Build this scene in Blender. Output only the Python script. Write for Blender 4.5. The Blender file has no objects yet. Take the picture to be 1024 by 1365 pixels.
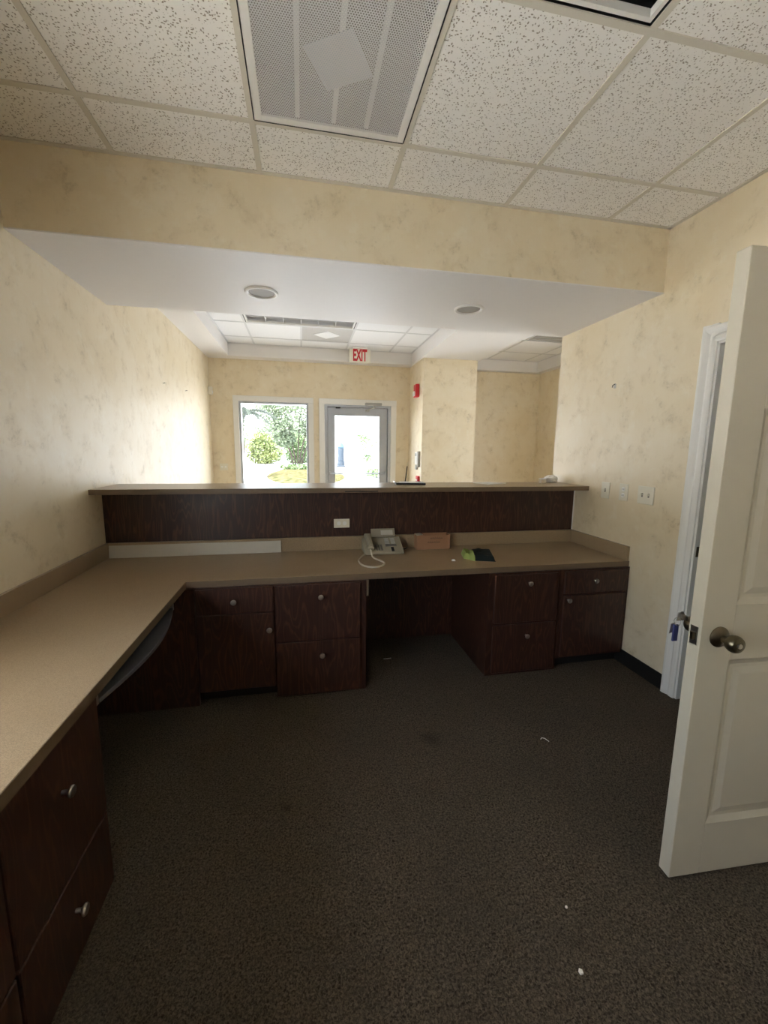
import bpy, bmesh, math, random
from mathutils import Matrix, Vector, noise
random.seed(7)
S = bpy.context.scene
COL = S.collection

# ------------------------------------------------------------------ camera
YAW, PITCH, ROLL, CAMH, FPX = .1968, .149, .0109, 1.4727, 549.35
fwd = Vector((math.sin(YAW)*math.cos(PITCH), math.cos(YAW)*math.cos(PITCH), -math.sin(PITCH)))
rgt = Vector((math.cos(YAW), -math.sin(YAW), 0)); upv = rgt.cross(fwd)
r2 = rgt*math.cos(ROLL)+upv*math.sin(ROLL); u2 = upv*math.cos(ROLL)-rgt*math.sin(ROLL)
cd = bpy.data.cameras.new('camera'); cam = bpy.data.objects.new('camera', cd); COL.objects.link(cam)
cam.matrix_world = Matrix(((r2.x, u2.x, -fwd.x, 0), (r2.y, u2.y, -fwd.y, 0), (r2.z, u2.z, -fwd.z, CAMH), (0, 0, 0, 1)))
cd.sensor_fit = 'HORIZONTAL'; cd.sensor_width = 36; cd.lens = 36*FPX/1024; cd.clip_start = .02; cd.clip_end = 1000
S.camera = cam

# ------------------------------------------------------------------ sky, sun, exposure
W = bpy.data.worlds.new('sky'); S.world = W; W.use_nodes = True
nt = W.node_tree; nt.nodes.clear()
wo = nt.nodes.new('ShaderNodeOutputWorld'); bg = nt.nodes.new('ShaderNodeBackground')
sk = nt.nodes.new('ShaderNodeTexSky'); sk.sky_type = 'NISHITA'; sk.sun_disc = False
sk.sun_elevation = math.radians(68); sk.sun_rotation = math.radians(250); sk.dust_density = 2.0; sk.air_density = 1.2
mx = nt.nodes.new('ShaderNodeMix'); mx.data_type = 'RGBA'; mx.inputs[0].default_value = .55
vm = nt.nodes.new('ShaderNodeVectorMath'); vm.operation = 'SCALE'; vm.inputs[3].default_value = .19
nt.links.new(sk.outputs[0], vm.inputs[0]); nt.links.new(vm.outputs[0], mx.inputs[6])
mx.inputs[7].default_value = (1.28, 1.31, 1.37, 1)            # thin bright cloud
nt.links.new(mx.outputs[2], bg.inputs[0]); bg.inputs[1].default_value = 1.0
nt.links.new(bg.outputs[0], wo.inputs[0])
sd = bpy.data.lights.new('sun', 'SUN'); sd.energy = 5.6; sd.angle = math.radians(.6); sd.color = (1, .98, .955)
so = bpy.data.objects.new('sun', sd); COL.objects.link(so)
so.rotation_euler = Vector((.36, .16, -1.0)).to_track_quat('-Z', 'Y').to_euler()
def portal(x, y, z, w, h, rz):
    d = bpy.data.lights.new('window_portal', 'AREA'); d.shape = 'RECTANGLE'; d.size = w; d.size_y = h
    d.cycles.is_portal = True
    o = bpy.data.objects.new('window_portal', d); COL.objects.link(o); o.location = (x, y, z)
    o.rotation_euler = (math.radians(90), 0, rz)
portal(-.395, 6.72, 1.33, 1.0, 1.66, math.pi); portal(.87, 6.72, 1.1, .75, 1.9, math.pi)
portal(-1.46, .075, 1.28, 2.55, .76, -math.pi/2); portal(4.12, 4.075, 1.4, .95, 2.0, math.pi/2)  # portals of the two added, unseen windows
vs = S.view_settings
vs.view_transform = 'Standard'; vs.look = 'None'; vs.gamma = 1; vs.use_curve_mapping = False
vs.exposure = 3.0
S.cycles.max_bounces = 12; S.cycles.diffuse_bounces = 8; S.cycles.glossy_bounces = 4; S.cycles.transparent_max_bounces = 12
S.cycles.sample_clamp_indirect = 8; S.cycles.use_denoising = True

# ------------------------------------------------------------------ materials
M = {}
def nm(name):
    m = bpy.data.materials.new(name); m.use_nodes = True
    t = m.node_tree; b = t.nodes['Principled BSDF']; M[name] = m
    return m, t, b
def N(t, kind, **kw):
    n = t.nodes.new(kind)
    for k, v in kw.items():
        if k.startswith('i_'): n.inputs[k[2:].replace('_', ' ')].default_value = v
        else: setattr(n, k, v)
    return n
def ramp(t, src, stops):
    r = t.nodes.new('ShaderNodeValToRGB'); t.links.new(src, r.inputs[0])
    e = r.color_ramp.elements
    while len(e) < len(stops): e.new(.5)
    for k, (p, c) in enumerate(stops):
        e[k].position = p; e[k].color = (c, c, c, 1) if isinstance(c, (int, float)) else (*c, 1)
    return r.outputs[0]
def mixc(t, f, a, b, mode='MIX'):
    n = t.nodes.new('ShaderNodeMix'); n.data_type = 'RGBA'; n.blend_type = mode
    for s, v in ((0, f), (6, a), (7, b)):
        if hasattr(v, 'is_output'): t.links.new(v, n.inputs[s])
        else: n.inputs[s].default_value = v if isinstance(v, (int, float)) else (*v, 1)
    return n.outputs[2]
def pos(t, scale=(1, 1, 1), rot=(0, 0, 0)):
    g = t.nodes.new('ShaderNodeNewGeometry'); mp = t.nodes.new('ShaderNodeMapping')
    mp.inputs['Scale'].default_value = scale; mp.inputs['Rotation'].default_value = rot
    t.links.new(g.outputs['Position'], mp.inputs[0]); return mp.outputs[0]
def nz(t, vec, scale, detail=4, rough=.55, dist=0):
    n = N(t, 'ShaderNodeTexNoise', i_Scale=scale, i_Detail=detail, i_Roughness=rough, i_Distortion=dist)
    t.links.new(vec, n.inputs['Vector']); return n.outputs['Fac']
def bump(t, b, h, strength=.3, dist=.002):
    n = N(t, 'ShaderNodeBump', i_Strength=strength, i_Distance=dist)
    t.links.new(h, n.inputs['Height']); t.links.new(n.outputs[0], b.inputs['Normal'])
def plain(name, col, rough=.5, metal=0, spec=.5, bmp=0, var=.06, scale=30):
    m, t, b = nm(name)
    v = pos(t); n = nz(t, v, scale)
    c = mixc(t, n, tuple(x*(1-var) for x in col), tuple(min(1, x*(1+var)) for x in col))
    t.links.new(c, b.inputs['Base Color']); b.inputs['Roughness'].default_value = rough
    b.inputs['Metallic'].default_value = metal; b.inputs['Specular IOR Level'].default_value = spec
    if bmp: bump(t, b, nz(t, v, scale*6), bmp, .001)
    return m

def wallmat(name, base, dark, rough):
    m, t, b = nm(name)
    v = pos(t)
    big = nz(t, v, 2.2, 4, .6, .2); mid = nz(t, v, 7, 8, .68, .25); fine = nz(t, v, 26, 6, .75, .3)
    c = mixc(t, ramp(t, big, [(.35, 0), (.70, .6)]), base, tuple(x*y for x, y in zip(base, (.91, .85, .72))))
    c = mixc(t, ramp(t, mid, [(.50, 0), (.72, .52)]), c, dark)
    c = mixc(t, ramp(t, mixc(t, .5, fine, mid), [(.56, 0), (.66, .52)]), c, tuple(x*.72 for x in dark))
    c = mixc(t, ramp(t, nz(t, v, 12, 6, .65, .2), [(.54, 0), (.72, .32)]), c, (.80, .755, .63))
    t.links.new(c, b.inputs['Base Color'])
    t.links.new(ramp(t, mid, [(.3, rough-.03), (.7, rough+.08)]), b.inputs['Roughness']); b.inputs['Specular IOR Level'].default_value = .9
    bump(t, b, nz(t, v, 60, 5, .6), .12, .002)
wallmat('wall_paint', (.745, .650, .475), (.56, .445, .265), .48)

plain('white_paint', (.74, .72, .70), .55, bmp=.05, var=.02)
plain('trim_white', (.76, .745, .70), .38, bmp=.03, var=.02)
plain('door_paint', (.53, .485, .385), .38, bmp=.04, var=.02)
plain('grid_metal', (.66, .62, .53), .5, var=.03)
plain('grid_white', (.62, .62, .62), .5, var=.02)
plain('dark_void', (.03, .03, .03), .9)
plain('vinyl_black', (.012, .011, .010), .45)
plain('nickel', (.50, .48, .45), .30, 1)
plain('antique_brass', (.16, .135, .092), .30, 1)
plain('chrome', (.75, .75, .76), .15, 1)
plain('aluminium', (.50, .53, .57), .38, .8)
plain('ivory', (.72, .68, .56), .4, var=.02)
plain('white_plastic', (.80, .79, .75), .4, var=.02)
plain('grey_plastic', (.40, .39, .36), .45, var=.03)
plain('red_plastic', (.55, .02, .03), .4)
plain('black_plastic', (.014, .014, .016), .4)
plain('phone_plastic', (.30, .265, .195), .45, var=.03)
plain('phone_button', (.16, .15, .13), .5)
plain('cord_white', (.50, .45, .36), .5)
plain('cardboard', (.33, .175, .095), .85, bmp=.1)
plain('marker_ink', (.055, .03, .02), .8)
plain('cloth_dark', (.008, .014, .013), .9, bmp=.4, scale=120)
plain('cloth_green', (.28, .35, .10), .9, bmp=.4, scale=120)
plain('paper', (.80, .79, .76), .8, var=.02)
plain('beige_block', (.68, .60, .46), .7)
plain('strip_grey', (.52, .50, .44), .5, var=.04)
plain('tray_grey', (.085, .085, .095), .6, var=.04)
plain('key_blue', (.05, .055, .16), .35)
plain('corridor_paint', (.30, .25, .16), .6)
plain('lobby_tile', (.60, .55, .47), .35, var=.1, scale=3)
plain('bark', (.075, .06, .05), .9, spec=0, bmp=.5, scale=8, var=.3)
plain('post_blue', (.045, .057, .072), .8, spec=.1)
plain('post_cap', (.055, .088, .105), .8, spec=.1)
plain('silver', (.60, .61, .64), .4, .1)
plain('reflector', (.13, .13, .14), .3, .3)
plain('reflector_pale', (.66, .66, .67), .3, .1)
plain('duct_metal', (.34, .325, .29), .6, .0)

# fissured ceiling tile
m, t, b = nm('ceiling_tile')
v = pos(t)
def specks(scale, rot, sc, lim):
    vo = N(t, 'ShaderNodeTexVoronoi', i_Scale=sc); t.links.new(pos(t, scale, (0, 0, rot)), vo.inputs['Vector'])
    sep = N(t, 'ShaderNodeSeparateColor'); t.links.new(vo.outputs['Color'], sep.inputs[0])
    ad = N(t, 'ShaderNodeMath', operation='MULTIPLY_ADD'); t.links.new(sep.outputs[0], ad.inputs[0]); ad.inputs[1].default_value = .35; t.links.new(vo.outputs['Distance'], ad.inputs[2])
    return ramp(t, ad.outputs[0], [(lim, 1), (lim+.09, 0)])
f = mixc(t, 1.0, specks((1, 1.8, 1), .5, 82, .31), specks((1.8, 1, 1), .9, 74, .29), 'LIGHTEN')
c = mixc(t, f, (.90, .88, .84), (.33, .29, .23)); c = mixc(t, ramp(t, nz(t, v, 1.5), [(.3, 0), (.8, .25)]), c, (.80, .77, .71))
t.links.new(c, b.inputs['Base Color']); b.inputs['Roughness'].default_value = .9
inv = N(t, 'ShaderNodeMath', operation='SUBTRACT'); inv.inputs[0].default_value = 1; t.links.new(f, inv.inputs[1])
bump(t, b, inv.outputs[0], .6, .003)
plain('lobby_ceiling_tile', (.80, .80, .80), .85, bmp=.1, var=.03, scale=40)

# dark stained oak (vertical grain)
m, t, b = nm('oak')
v1 = pos(t, (1, 1, .055)); v2 = pos(t, (1, 1, .03))
warp = nz(t, pos(t, (1, 1, .16)), 8.5, 2, .5)
wv = N(t, 'ShaderNodeTexNoise', i_Scale=75.0, i_Detail=3, i_Roughness=.6, i_Distortion=.4); t.links.new(v1, wv.inputs['Vector'])
mul = N(t, 'ShaderNodeMath', operation='MULTIPLY'); t.links.new(warp, mul.inputs[0]); mul.inputs[1].default_value = 24
sn = N(t, 'ShaderNodeMath', operation='SINE'); 
m3 = N(t, 'ShaderNodeMath', operation='MULTIPLY'); t.links.new(mul.outputs[0], m3.inputs[0]); m3.inputs[1].default_value = 4.2
t.links.new(m3.outputs[0], sn.inputs[0])
rings = ramp(t, sn.outputs[0], [(.25, 0), (.95, 1)])
pores = ramp(t, wv.outputs['Fac'], [(.42, 0), (.66, 1)])
c = mixc(t, rings, (.050, .0195, .0125), (.105, .043, .024))
c = mixc(t, pores, mixc(t, .5, c, (.028, .011, .008)), c)
c = mixc(t, ramp(t, nz(t, v, 1.1), [(.3, 0), (.75, .35)]), c, (.030, .012, .009))
t.links.new(c, b.inputs['Base Color']); b.inputs['Roughness'].default_value = .36
bump(t, b, wv.outputs['Fac'], .12, .001)

# tan speckled laminate
m, t, b = nm('laminate')
v = pos(t)
sp = nz(t, v, 420, 2, .5); cl = nz(t, v, 4, 4, .6)
c = mixc(t, ramp(t, sp, [(.38, 0), (.62, 1)]), (.25, .18, .108), (.37, .275, .170))
c = mixc(t, ramp(t, cl, [(.35, 0), (.7, .3)]), c, (.25, .175, .10))
t.links.new(c, b.inputs['Base Color']); b.inputs['Roughness'].default_value = .30
M['laminate_edge'] = plain('laminate_edge', (.155, .108, .066), .45, var=.12, scale=60)

# looped carpet
m, t, b = nm('carpet')
v = pos(t)
vo = N(t, 'ShaderNodeTexVoronoi', i_Scale=150.0); t.links.new(v, vo.inputs['Vector'])
n1 = nz(t, v, 150, 3, .7, .8); n2 = nz(t, v, 3.0, 4, .6)
c = mixc(t, ramp(t, n1, [(.36, 0), (.66, 1)]), (.030, .0225, .016), (.165, .134, .100))
c = mixc(t, ramp(t, n2, [(.35, 0), (.7, .35)]), c, (.062, .050, .038))
g = N(t, 'ShaderNodeNewGeometry')
def spot(x, y, r):
    d = N(t, 'ShaderNodeVectorMath', operation='DISTANCE'); t.links.new(g.outputs['Position'], d.inputs[0]); d.inputs[1].default_value = (x, y, 0)
    return ramp(t, d.outputs['Value'], [(r*.2, .4), (r, 0)])
for x, y, r in ((.63, 1.846, .07), (-.086, 1.555, .025)): c = mixc(t, spot(x, y, r), c, (.012, .009, .006))
t.links.new(c, b.inputs['Base Color']); b.inputs['Roughness'].default_value = 1; b.inputs['Specular IOR Level'].default_value = .1
bump(t, b, n1, .9, .006)

# window glass: clear pane with a fresnel reflection
m, t, b = nm('glass'); t.nodes.remove(b)
o = t.nodes['Material Output']; g = N(t, 'ShaderNodeNewGeometry'); dt = N(t, 'ShaderNodeVectorMath', operation='DOT_PRODUCT')
t.links.new(g.outputs['Incoming'], dt.inputs[0]); t.links.new(g.outputs['Normal'], dt.inputs[1])
def mth(op, a, b_):
    n = N(t, 'ShaderNodeMath', operation=op)
    for k, q in enumerate((a, b_)):
        if hasattr(q, 'is_output'): t.links.new(q, n.inputs[k])
        else: n.inputs[k].default_value = q
    return n.outputs[0]
ab = mth('ABSOLUTE', dt.outputs['Value'], 0); sch = mth('MULTIPLY_ADD', mth('POWER', mth('SUBTRACT', 1.0, ab), 5.0), .96); sch.node.inputs[2].default_value = .04
tr = N(t, 'ShaderNodeBsdfTransparent'); gl = N(t, 'ShaderNodeBsdfGlossy', i_Roughness=.02)
tr.inputs[0].default_value = (.97, .98, .98, 1); ms = N(t, 'ShaderNodeMixShader')
t.links.new(sch, ms.inputs[0]); t.links.new(tr.outputs[0], ms.inputs[1]); t.links.new(gl.outputs[0], ms.inputs[2]); t.links.new(ms.outputs[0], o.inputs[0])

# perforated sheet: round holes on a staggered grid
def perforated(name, col, pitch, rad):
    m, t, b = nm(name)
    b.inputs['Base Color'].default_value = (*col, 1); b.inputs['Roughness'].default_value = .5
    g = N(t, 'ShaderNodeNewGeometry'); sx = N(t, 'ShaderNodeSeparateXYZ'); t.links.new(g.outputs['Position'], sx.inputs[0])
    def ma(op, a, bb=None):
        n = N(t, 'ShaderNodeMath', operation=op)
        for i, q in enumerate((a, bb)):
            if q is None: continue
            if hasattr(q, 'is_output'): t.links.new(q, n.inputs[i])
            else: n.inputs[i].default_value = q
        return n.outputs[0]
    def cell(ox, oy):
        fx = ma('SUBTRACT', ma('FRACT', ma('ADD', ma('MULTIPLY', sx.outputs[0], 1/pitch), 100+ox)), .5)
        fy = ma('SUBTRACT', ma('FRACT', ma('ADD', ma('MULTIPLY', sx.outputs[1], 1/(pitch*1.732)), 100+oy)), .5)
        fy = ma('MULTIPLY', fy, 1.732)
        return ma('SQRT', ma('ADD', ma('MULTIPLY', fx, fx), ma('MULTIPLY', fy, fy)))
    d = ma('MINIMUM', cell(0, 0), cell(.5, .5)); hole = ma('LESS_THAN', d, rad)
    tr = N(t, 'ShaderNodeBsdfTransparent'); ms = N(t, 'ShaderNodeMixShader'); o = t.nodes['Material Output']
    t.links.new(hole, ms.inputs[0]); t.links.new(b.outputs[0], ms.inputs[1]); t.links.new(tr.outputs[0], ms.inputs[2]); t.links.new(ms.outputs[0], o.inputs[0])
perforated('perforated', (.72, .71, .70), .0085, .30)
plain('perforated_far', (.50, .49, .47), .6)

# exterior
def leafmat(name, c1, c2):
    m, t, b = nm(name)
    v = pos(t); c = mixc(t, ramp(t, nz(t, v, 1.6, 3), [(.3, 0), (.7, 1)]), c1, c2)
    c = mixc(t, ramp(t, nz(t, v, 9, 2), [(.35, 0), (.7, .6)]), c, tuple(x*.55 for x in c1))
    t.links.new(c, b.inputs['Base Color']); b.inputs['Roughness'].default_value = .6
leafmat('leaf_myrtle', (0.1089, 0.1452, 0.0858), (0.2062, 0.2557, 0.1403)); leafmat('leaf_bush', (0.125, 0.168, 0.055), (0.25, 0.275, 0.085))
leafmat('leaf_palm', (0.0330, 0.0445, 0.0330), (0.0627, 0.0775, 0.0528)); leafmat('leaf_low', (0.0825, 0.1403, 0.0495), (0.1485, 0.2062, 0.0825))
leafmat('leaf_far', (.20, .26, .17), (.32, .38, .24))
plain('concrete', (.47, .48, .49), .9, var=.1, scale=2)
plain('pale_bounce', (.78, .77, .74), .9, var=.12, scale=14)  # bright ground colour picked to bounce daylight indoors
plain('grass', (.022, .034, .012), .95, spec=0, var=.3, scale=6)
m, t, b = nm('mulch'); v = pos(t)
c = mixc(t, ramp(t, nz(t, v, 2.6, 5, .8), [(.42, 0), (.58, 1)]), (.028, .033, .014), (.088, .072, .038)); t.links.new(c, b.inputs['Base Color']); b.inputs['Roughness'].default_value = 1; b.inputs['Specular IOR Level'].default_value = 0

# ------------------------------------------------------------------ mesh helpers
class MB:
    def __init__(s): s.bm = bmesh.new()
    def add(s, verts, faces, xf=None):
        vs_ = [s.bm.verts.new((xf @ Vector(v)) if xf else v) for v in verts]
        for f in faces:
            try: s.bm.faces.new([vs_[i] for i in f])
            except ValueError: pass
        return s
    def box(s, x0, x1, y0, y1, z0, z1, bev=0, seg=1, xf=None):
        b2 = bmesh.new()
        vs_ = [b2.verts.new((x, y, z)) for x in (x0, x1) for y in (y0, y1) for z in (z0, z1)]
        for f in ((0, 1, 3, 2), (4, 6, 7, 5), (0, 4, 5, 1), (2, 3, 7, 6), (0, 2, 6, 4), (1, 5, 7, 3)): b2.faces.new([vs_[i] for i in f])
        if bev: bmesh.ops.bevel(b2, geom=b2.edges[:], offset=bev, segments=seg, affect='EDGES', profile=.5)
        return s.merge(b2, xf)
    def merge(s, b2, xf=None):
        b2.verts.index_update()
        s.add([v.co.copy() for v in b2.verts], [[v.index for v in f.verts] for f in b2.faces], xf); b2.free(); return s
    def prism(s, poly, a0, a1, axis='z', bev=0, xf=None):
        b2 = bmesh.new()
        def mk(p, a): return {'z': (p[0], p[1], a), 'y': (p[0], a, p[1]), 'x': (a, p[0], p[1])}[axis]
        lo = [b2.verts.new(mk(p, a0)) for p in poly]; hi = [b2.verts.new(mk(p, a1)) for p in poly]
        n = len(poly); b2.faces.new(lo[::-1]); b2.faces.new(hi)
        for i in range(n): b2.faces.new((lo[i], lo[(i+1) % n], hi[(i+1) % n], hi[i]))
        bmesh.ops.recalc_face_normals(b2, faces=b2.faces[:])
        if bev: bmesh.ops.bevel(b2, geom=b2.edges[:], offset=bev, segments=1, affect='EDGES', profile=.5)
        return s.merge(b2, xf)
    def lathe(s, prof, seg=20, xf=None, cap=True):
        vs_, fs = [], []
        for r, h in prof:
            for k in range(seg):
                a = 2*math.pi*k/seg; vs_.append((r*math.cos(a), r*math.sin(a), h))
        for i in range(len(prof)-1):
            for k in range(seg):
                k2 = (k+1) % seg; fs.append((i*seg+k, i*seg+k2, (i+1)*seg+k2, (i+1)*seg+k))
        if cap: fs.append(tuple(range(seg-1, -1, -1))); fs.append(tuple(range((len(prof)-1)*seg, len(prof)*seg)))
        return s.add(vs_, fs, xf)
    def tube(s, pts, r, seg=8, xf=None, cap=True):
        pts = [Vector(p) for p in pts]; rs = r if isinstance(r, (list, tuple)) else [r]*len(pts)
        vs_, fs = [], []; side = None
        for i, p in enumerate(pts):
            tg = (pts[min(i+1, len(pts)-1)]-pts[max(i-1, 0)]).normalized()
            if side is None:
                side = tg.cross(Vector((0, 0, 1)))
                if side.length < .01: side = tg.cross(Vector((1, 0, 0)))
            side = (side-tg*side.dot(tg)).normalized(); up = tg.cross(side)
            for k in range(seg):
                a = 2*math.pi*k/seg; vs_.append(p+(side*math.cos(a)+up*math.sin(a))*rs[i])
        for i in range(len(pts)-1):
            for k in range(seg):
                k2 = (k+1) % seg; fs.append((i*seg+k, i*seg+k2, (i+1)*seg+k2, (i+1)*seg+k))
        if cap: fs.append(tuple(range(seg))); fs.append(tuple(range((len(pts)-1)*seg, len(pts)*seg)))
        return s.add(vs_, fs, xf)

ORG = {}
def place(o, parent, org):
    COL.objects.link(o); ORG[o] = Vector(org)
    if parent: o.parent = parent; o.location = Vector(org)-ORG[parent]
    else: o.location = org
def tag(o, label=None, cat=None, group=None, kind=None):
    for k, v in (('label', label), ('category', cat), ('group', group), ('kind', kind)):
        if v: o[k] = v
    return o
def empty(name, org, label, cat, group=None):
    o = bpy.data.objects.new(name, None); o.empty_display_size = .05; place(o, None, org); return tag(o, label, cat, group)
def obj(name, mb, mat, parent=None, label=None, cat=None, group=None, kind=None, smooth=35, org=None, recalc=True):
    bm = mb.bm if isinstance(mb, MB) else mb
    if recalc: bmesh.ops.recalc_face_normals(bm, faces=bm.faces[:])
    if org is None:
        xs = [v.co for v in bm.verts]
        org = ((min(v.x for v in xs)+max(v.x for v in xs))/2, (min(v.y for v in xs)+max(v.y for v in xs))/2, min(v.z for v in xs))
    bmesh.ops.translate(bm, verts=bm.verts[:], vec=-Vector(org))
    me = bpy.data.meshes.new(name); bm.to_mesh(me); bm.free()
    if smooth:
        me.polygons.foreach_set('use_smooth', [True]*len(me.polygons)); me.set_sharp_from_angle(angle=math.radians(smooth))
    me.materials.append(M[mat]); o = bpy.data.objects.new(name, me); place(o, parent, org)
    return tag(o, label, cat, group, kind)
def dup(o, parent, org):
    c = o.copy(); c.parent = None; place(c, parent, org); return c
def struct(name, mb, mat, parent=None, label=None): return obj(name, mb, mat, parent, label, kind=None if parent else 'structure', smooth=0)
def B(*a, **k): return MB().box(*a, **k)
AX = lambda d, p: Matrix.Translation(p) @ Vector(d).to_track_quat('Z', 'Y').to_matrix().to_4x4()

# ------------------------------------------------------------------ main measures
XL, XR, ZC, ZS, YH, YSB = -1.296, 2.195, 2.805, 2.440, 2.316, 3.327
ZL, YLF, YLB, YP, ZT, YCF, XCF, YW, ZB, ZTR = 1.2117, 2.836, 3.28, 3.005, .739, 2.369, -.644, 6.5465, 2.7588, 2.93
YB = -2.4
GX, GY, TS = -.8227, 1.9836, .6466
DY0, DY1, DZ = .945, 1.93, 2.075          # office doorway in the right wall

# ------------------------------------------------------------------ shell
struct('floor', B(XL-.1, 3.7, YB-.1, 3.09, -.12, 0), 'carpet')
struct('floor_lobby', B(XL-.1, 4.1, 3.09, 6.72, -.12, 0), 'lobby_tile')
LY0, LY1, LZ0, LZ1 = -1.2, 1.35, .90, 1.66       # fill window added in the left wall, out of frame
struct('wall_left', MB().box(XL-.13, XL, YB-.12, LY0, 0, 3.1).box(XL-.13, XL, LY1, YW+.15, 0, 3.1).box(XL-.13, XL, LY0, LY1, 0, LZ0).box(XL-.13, XL, LY0, LY1, LZ1, 3.1), 'wall_paint')
w = MB(); w.box(XR, XR+.135, YB-.12, DY0, 0, 3.1); w.box(XR, XR+.135, DY1, YSB, 0, 3.1); w.box(XR, XR+.135, DY0, DY1, DZ, 3.1)
struct('wall_right', w, 'wall_paint')
struct('wall_back', B(XL, XR, YB-.12, YB, 0, 3.1), 'white_paint')  # unseen wall, made white to bounce light onto header and door
WX0, WX1, WZ0, WZ1 = -.90, .11, .5, 2.166
EX0, EX1, EZ1 = .355, 1.40, 2.16
w = MB(); y0, y1 = YW, YW+.15
w.box(XL, WX0, y0, y1, 0, 3.1); w.box(WX0, WX1, y0, y1, 0, WZ0); w.box(WX0, WX1, y0, y1, WZ1, 3.1); w.box(WX1, EX0, y0, y1, 0, 3.1)
w.box(EX0, EX1, y0, y1, EZ1, 3.1); w.box(EX1, 4.08, y0, y1, 0, 3.1)
struct('wall_front', w, 'wall_paint')
struct('wall_pier', B(1.70, 2.505, 5.80, YW, 0, ZB+.02), 'wall_paint')
w = MB().box(3.95, 4.08, 3.2, 3.6, 0, 3.1).box(3.95, 4.08, 4.55, YW, 0, 3.1).box(3.95, 4.08, 3.6, 4.55, 0, .4).box(3.95, 4.08, 3.6, 4.55, 2.4, 3.1); struct('wall_hall', w, 'wall_paint')  # opening holds the added, unseen hall window
struct('wall_hall_end', B(XR+.135, 3.95, 3.2, YSB, 0, 3.1), 'wall_paint')
struct('wall_header', B(XL, XR, YH, YH+.08, ZS+.006, 3.1), 'wall_paint')
w = B(XL, XR, YH-.002, YSB, ZS, ZS+.006); w.box(XL, XR, YH+.08, YSB, ZS+.006, 3.1); struct('ceiling_soffit', w, 'white_paint')
struct('roof', B(XL-1.5, 4.3, .1, YW+.5, 3.1, 3.25).box(XL-1.5, 2.55, YB-.5, .1, 3.1, 3.25), 'white_paint')  # unseen; left overhang deepened to keep sun and sky off the added window
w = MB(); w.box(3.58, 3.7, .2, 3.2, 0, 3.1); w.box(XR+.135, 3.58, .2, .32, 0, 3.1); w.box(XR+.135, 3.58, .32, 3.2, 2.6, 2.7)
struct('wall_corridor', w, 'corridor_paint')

# lobby ceiling: white border with two raised trays
T1 = (-.985, 1.668, 3.95, 6.335); T2 = (2.535, 3.83, 3.55, 6.43)
w = MB()
w.box(XL, T1[0], YSB, YW, ZB, 3.09); w.box(T1[0], T1[1], YSB, T1[2], ZB, 3.09); w.box(T1[0], T1[1], T1[3], YW, ZB, 3.09)
w.box(T1[1], T2[0], YSB, YW, ZB, 3.09); w.box(T2[0], T2[1], YSB, T2[2], ZB, 3.09); w.box(T2[0], T2[1], T2[3], YW, ZB, 3.09); w.box(T2[1], 3.95, YSB, YW, ZB, 3.09)
lobby_ceiling = struct('ceiling_lobby', w, 'white_paint')

# suspended ceilings: every tile and every bar is a piece
TILES = {}
def tile(parent, x0, x1, y0, y1, z, mat):
    key = (round(x1-x0, 3), round(y1-y0, 3), mat); org = ((x0+x1)/2, (y0+y1)/2, z)
    if key in TILES: return dup(TILES[key], parent, org)
    TILES[key] = obj('ceiling_tile', B(x0, x1, y0, y1, z, z+.016, .002), mat, parent, org=org, smooth=0)
def grid(parent, xs, ys, z, mat, skip=(), bar=.024, drop=.004, wide=(), bm_='grid_metal'):
    for i in range(len(xs)-1):
        for j in range(len(ys)-1):
            if (i, j) not in skip: tile(parent, xs[i], xs[i+1], ys[j], ys[j+1], z, mat)
    def runs(n_, hole):
        out, a_ = [], None
        for k in range(n_+1):
            on = k < n_ and not hole(k)
            if on and a_ is None: a_ = k
            if not on and a_ is not None: out.append((a_, k)); a_ = None
        return out
    for i in range(1, len(xs)-1):
        for a_, b_ in runs(len(ys)-1, lambda j: (i-1, j, i, j) in wide): obj('grid_bar', B(xs[i]-bar/2, xs[i]+bar/2, ys[a_], ys[b_], z-drop, z+.0), bm_, parent, smooth=0)
    for j in range(1, len(ys)-1): obj('grid_bar', B(xs[0], xs[-1], ys[j]-bar/2, ys[j]+bar/2, z-drop-.0006, z-.0006), bm_, parent, smooth=0)
    e = .022
    for a in ((xs[0], xs[0]+e, ys[0], ys[-1]), (xs[-1]-e, xs[-1], ys[0], ys[-1]), (xs[0], xs[-1], ys[0], ys[0]+e), (xs[0], xs[-1], ys[-1]-e, ys[-1])):
        obj('wall_angle', B(a[0], a[1], a[2], a[3], z-drop-.0012, z-.0012), bm_, parent, smooth=0)
cg = struct('ceiling', B(XL, XR, YB, YH, ZC+.22, ZC+.24), 'dark_void')
xs = [XL, GX, GX+TS, GX+2*TS, GX+3*TS, GX+4*TS, XR]; ys = [GY-4*TS, GY-3*TS, GY-2*TS, GY-TS, GY, YH]
grid(cg, xs, ys, ZC, 'ceiling_tile', skip={(2, 3), (4, 2), (3, 2)})
obj('ceiling_panel', B(XL, XR, YB, GY-4*TS, ZC-.002, ZC+.016), 'ceiling_tile', cg, smooth=0)
lx = [T1[0], -.625, .022, .668, 1.315, T1[1]]; ly = [T1[2], 4.66, 5.30, 5.95, T1[3]]
grid(lobby_ceiling, lx, ly, ZTR, 'lobby_ceiling_tile', skip={(1, 1), (2, 1), (2, 2)}, wide={(1, 1, 2, 1)}, bm_='grid_white')
hx = [T2[0], 2.93, 3.58, T2[1]]; hy = [T2[2], 4.02, 4.66, 5.26, 5.90, T2[3]]
grid(lobby_ceiling, hx, hy, ZTR, 'lobby_ceiling_tile', skip={(1, 2)}, bm_='grid_white')

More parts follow.
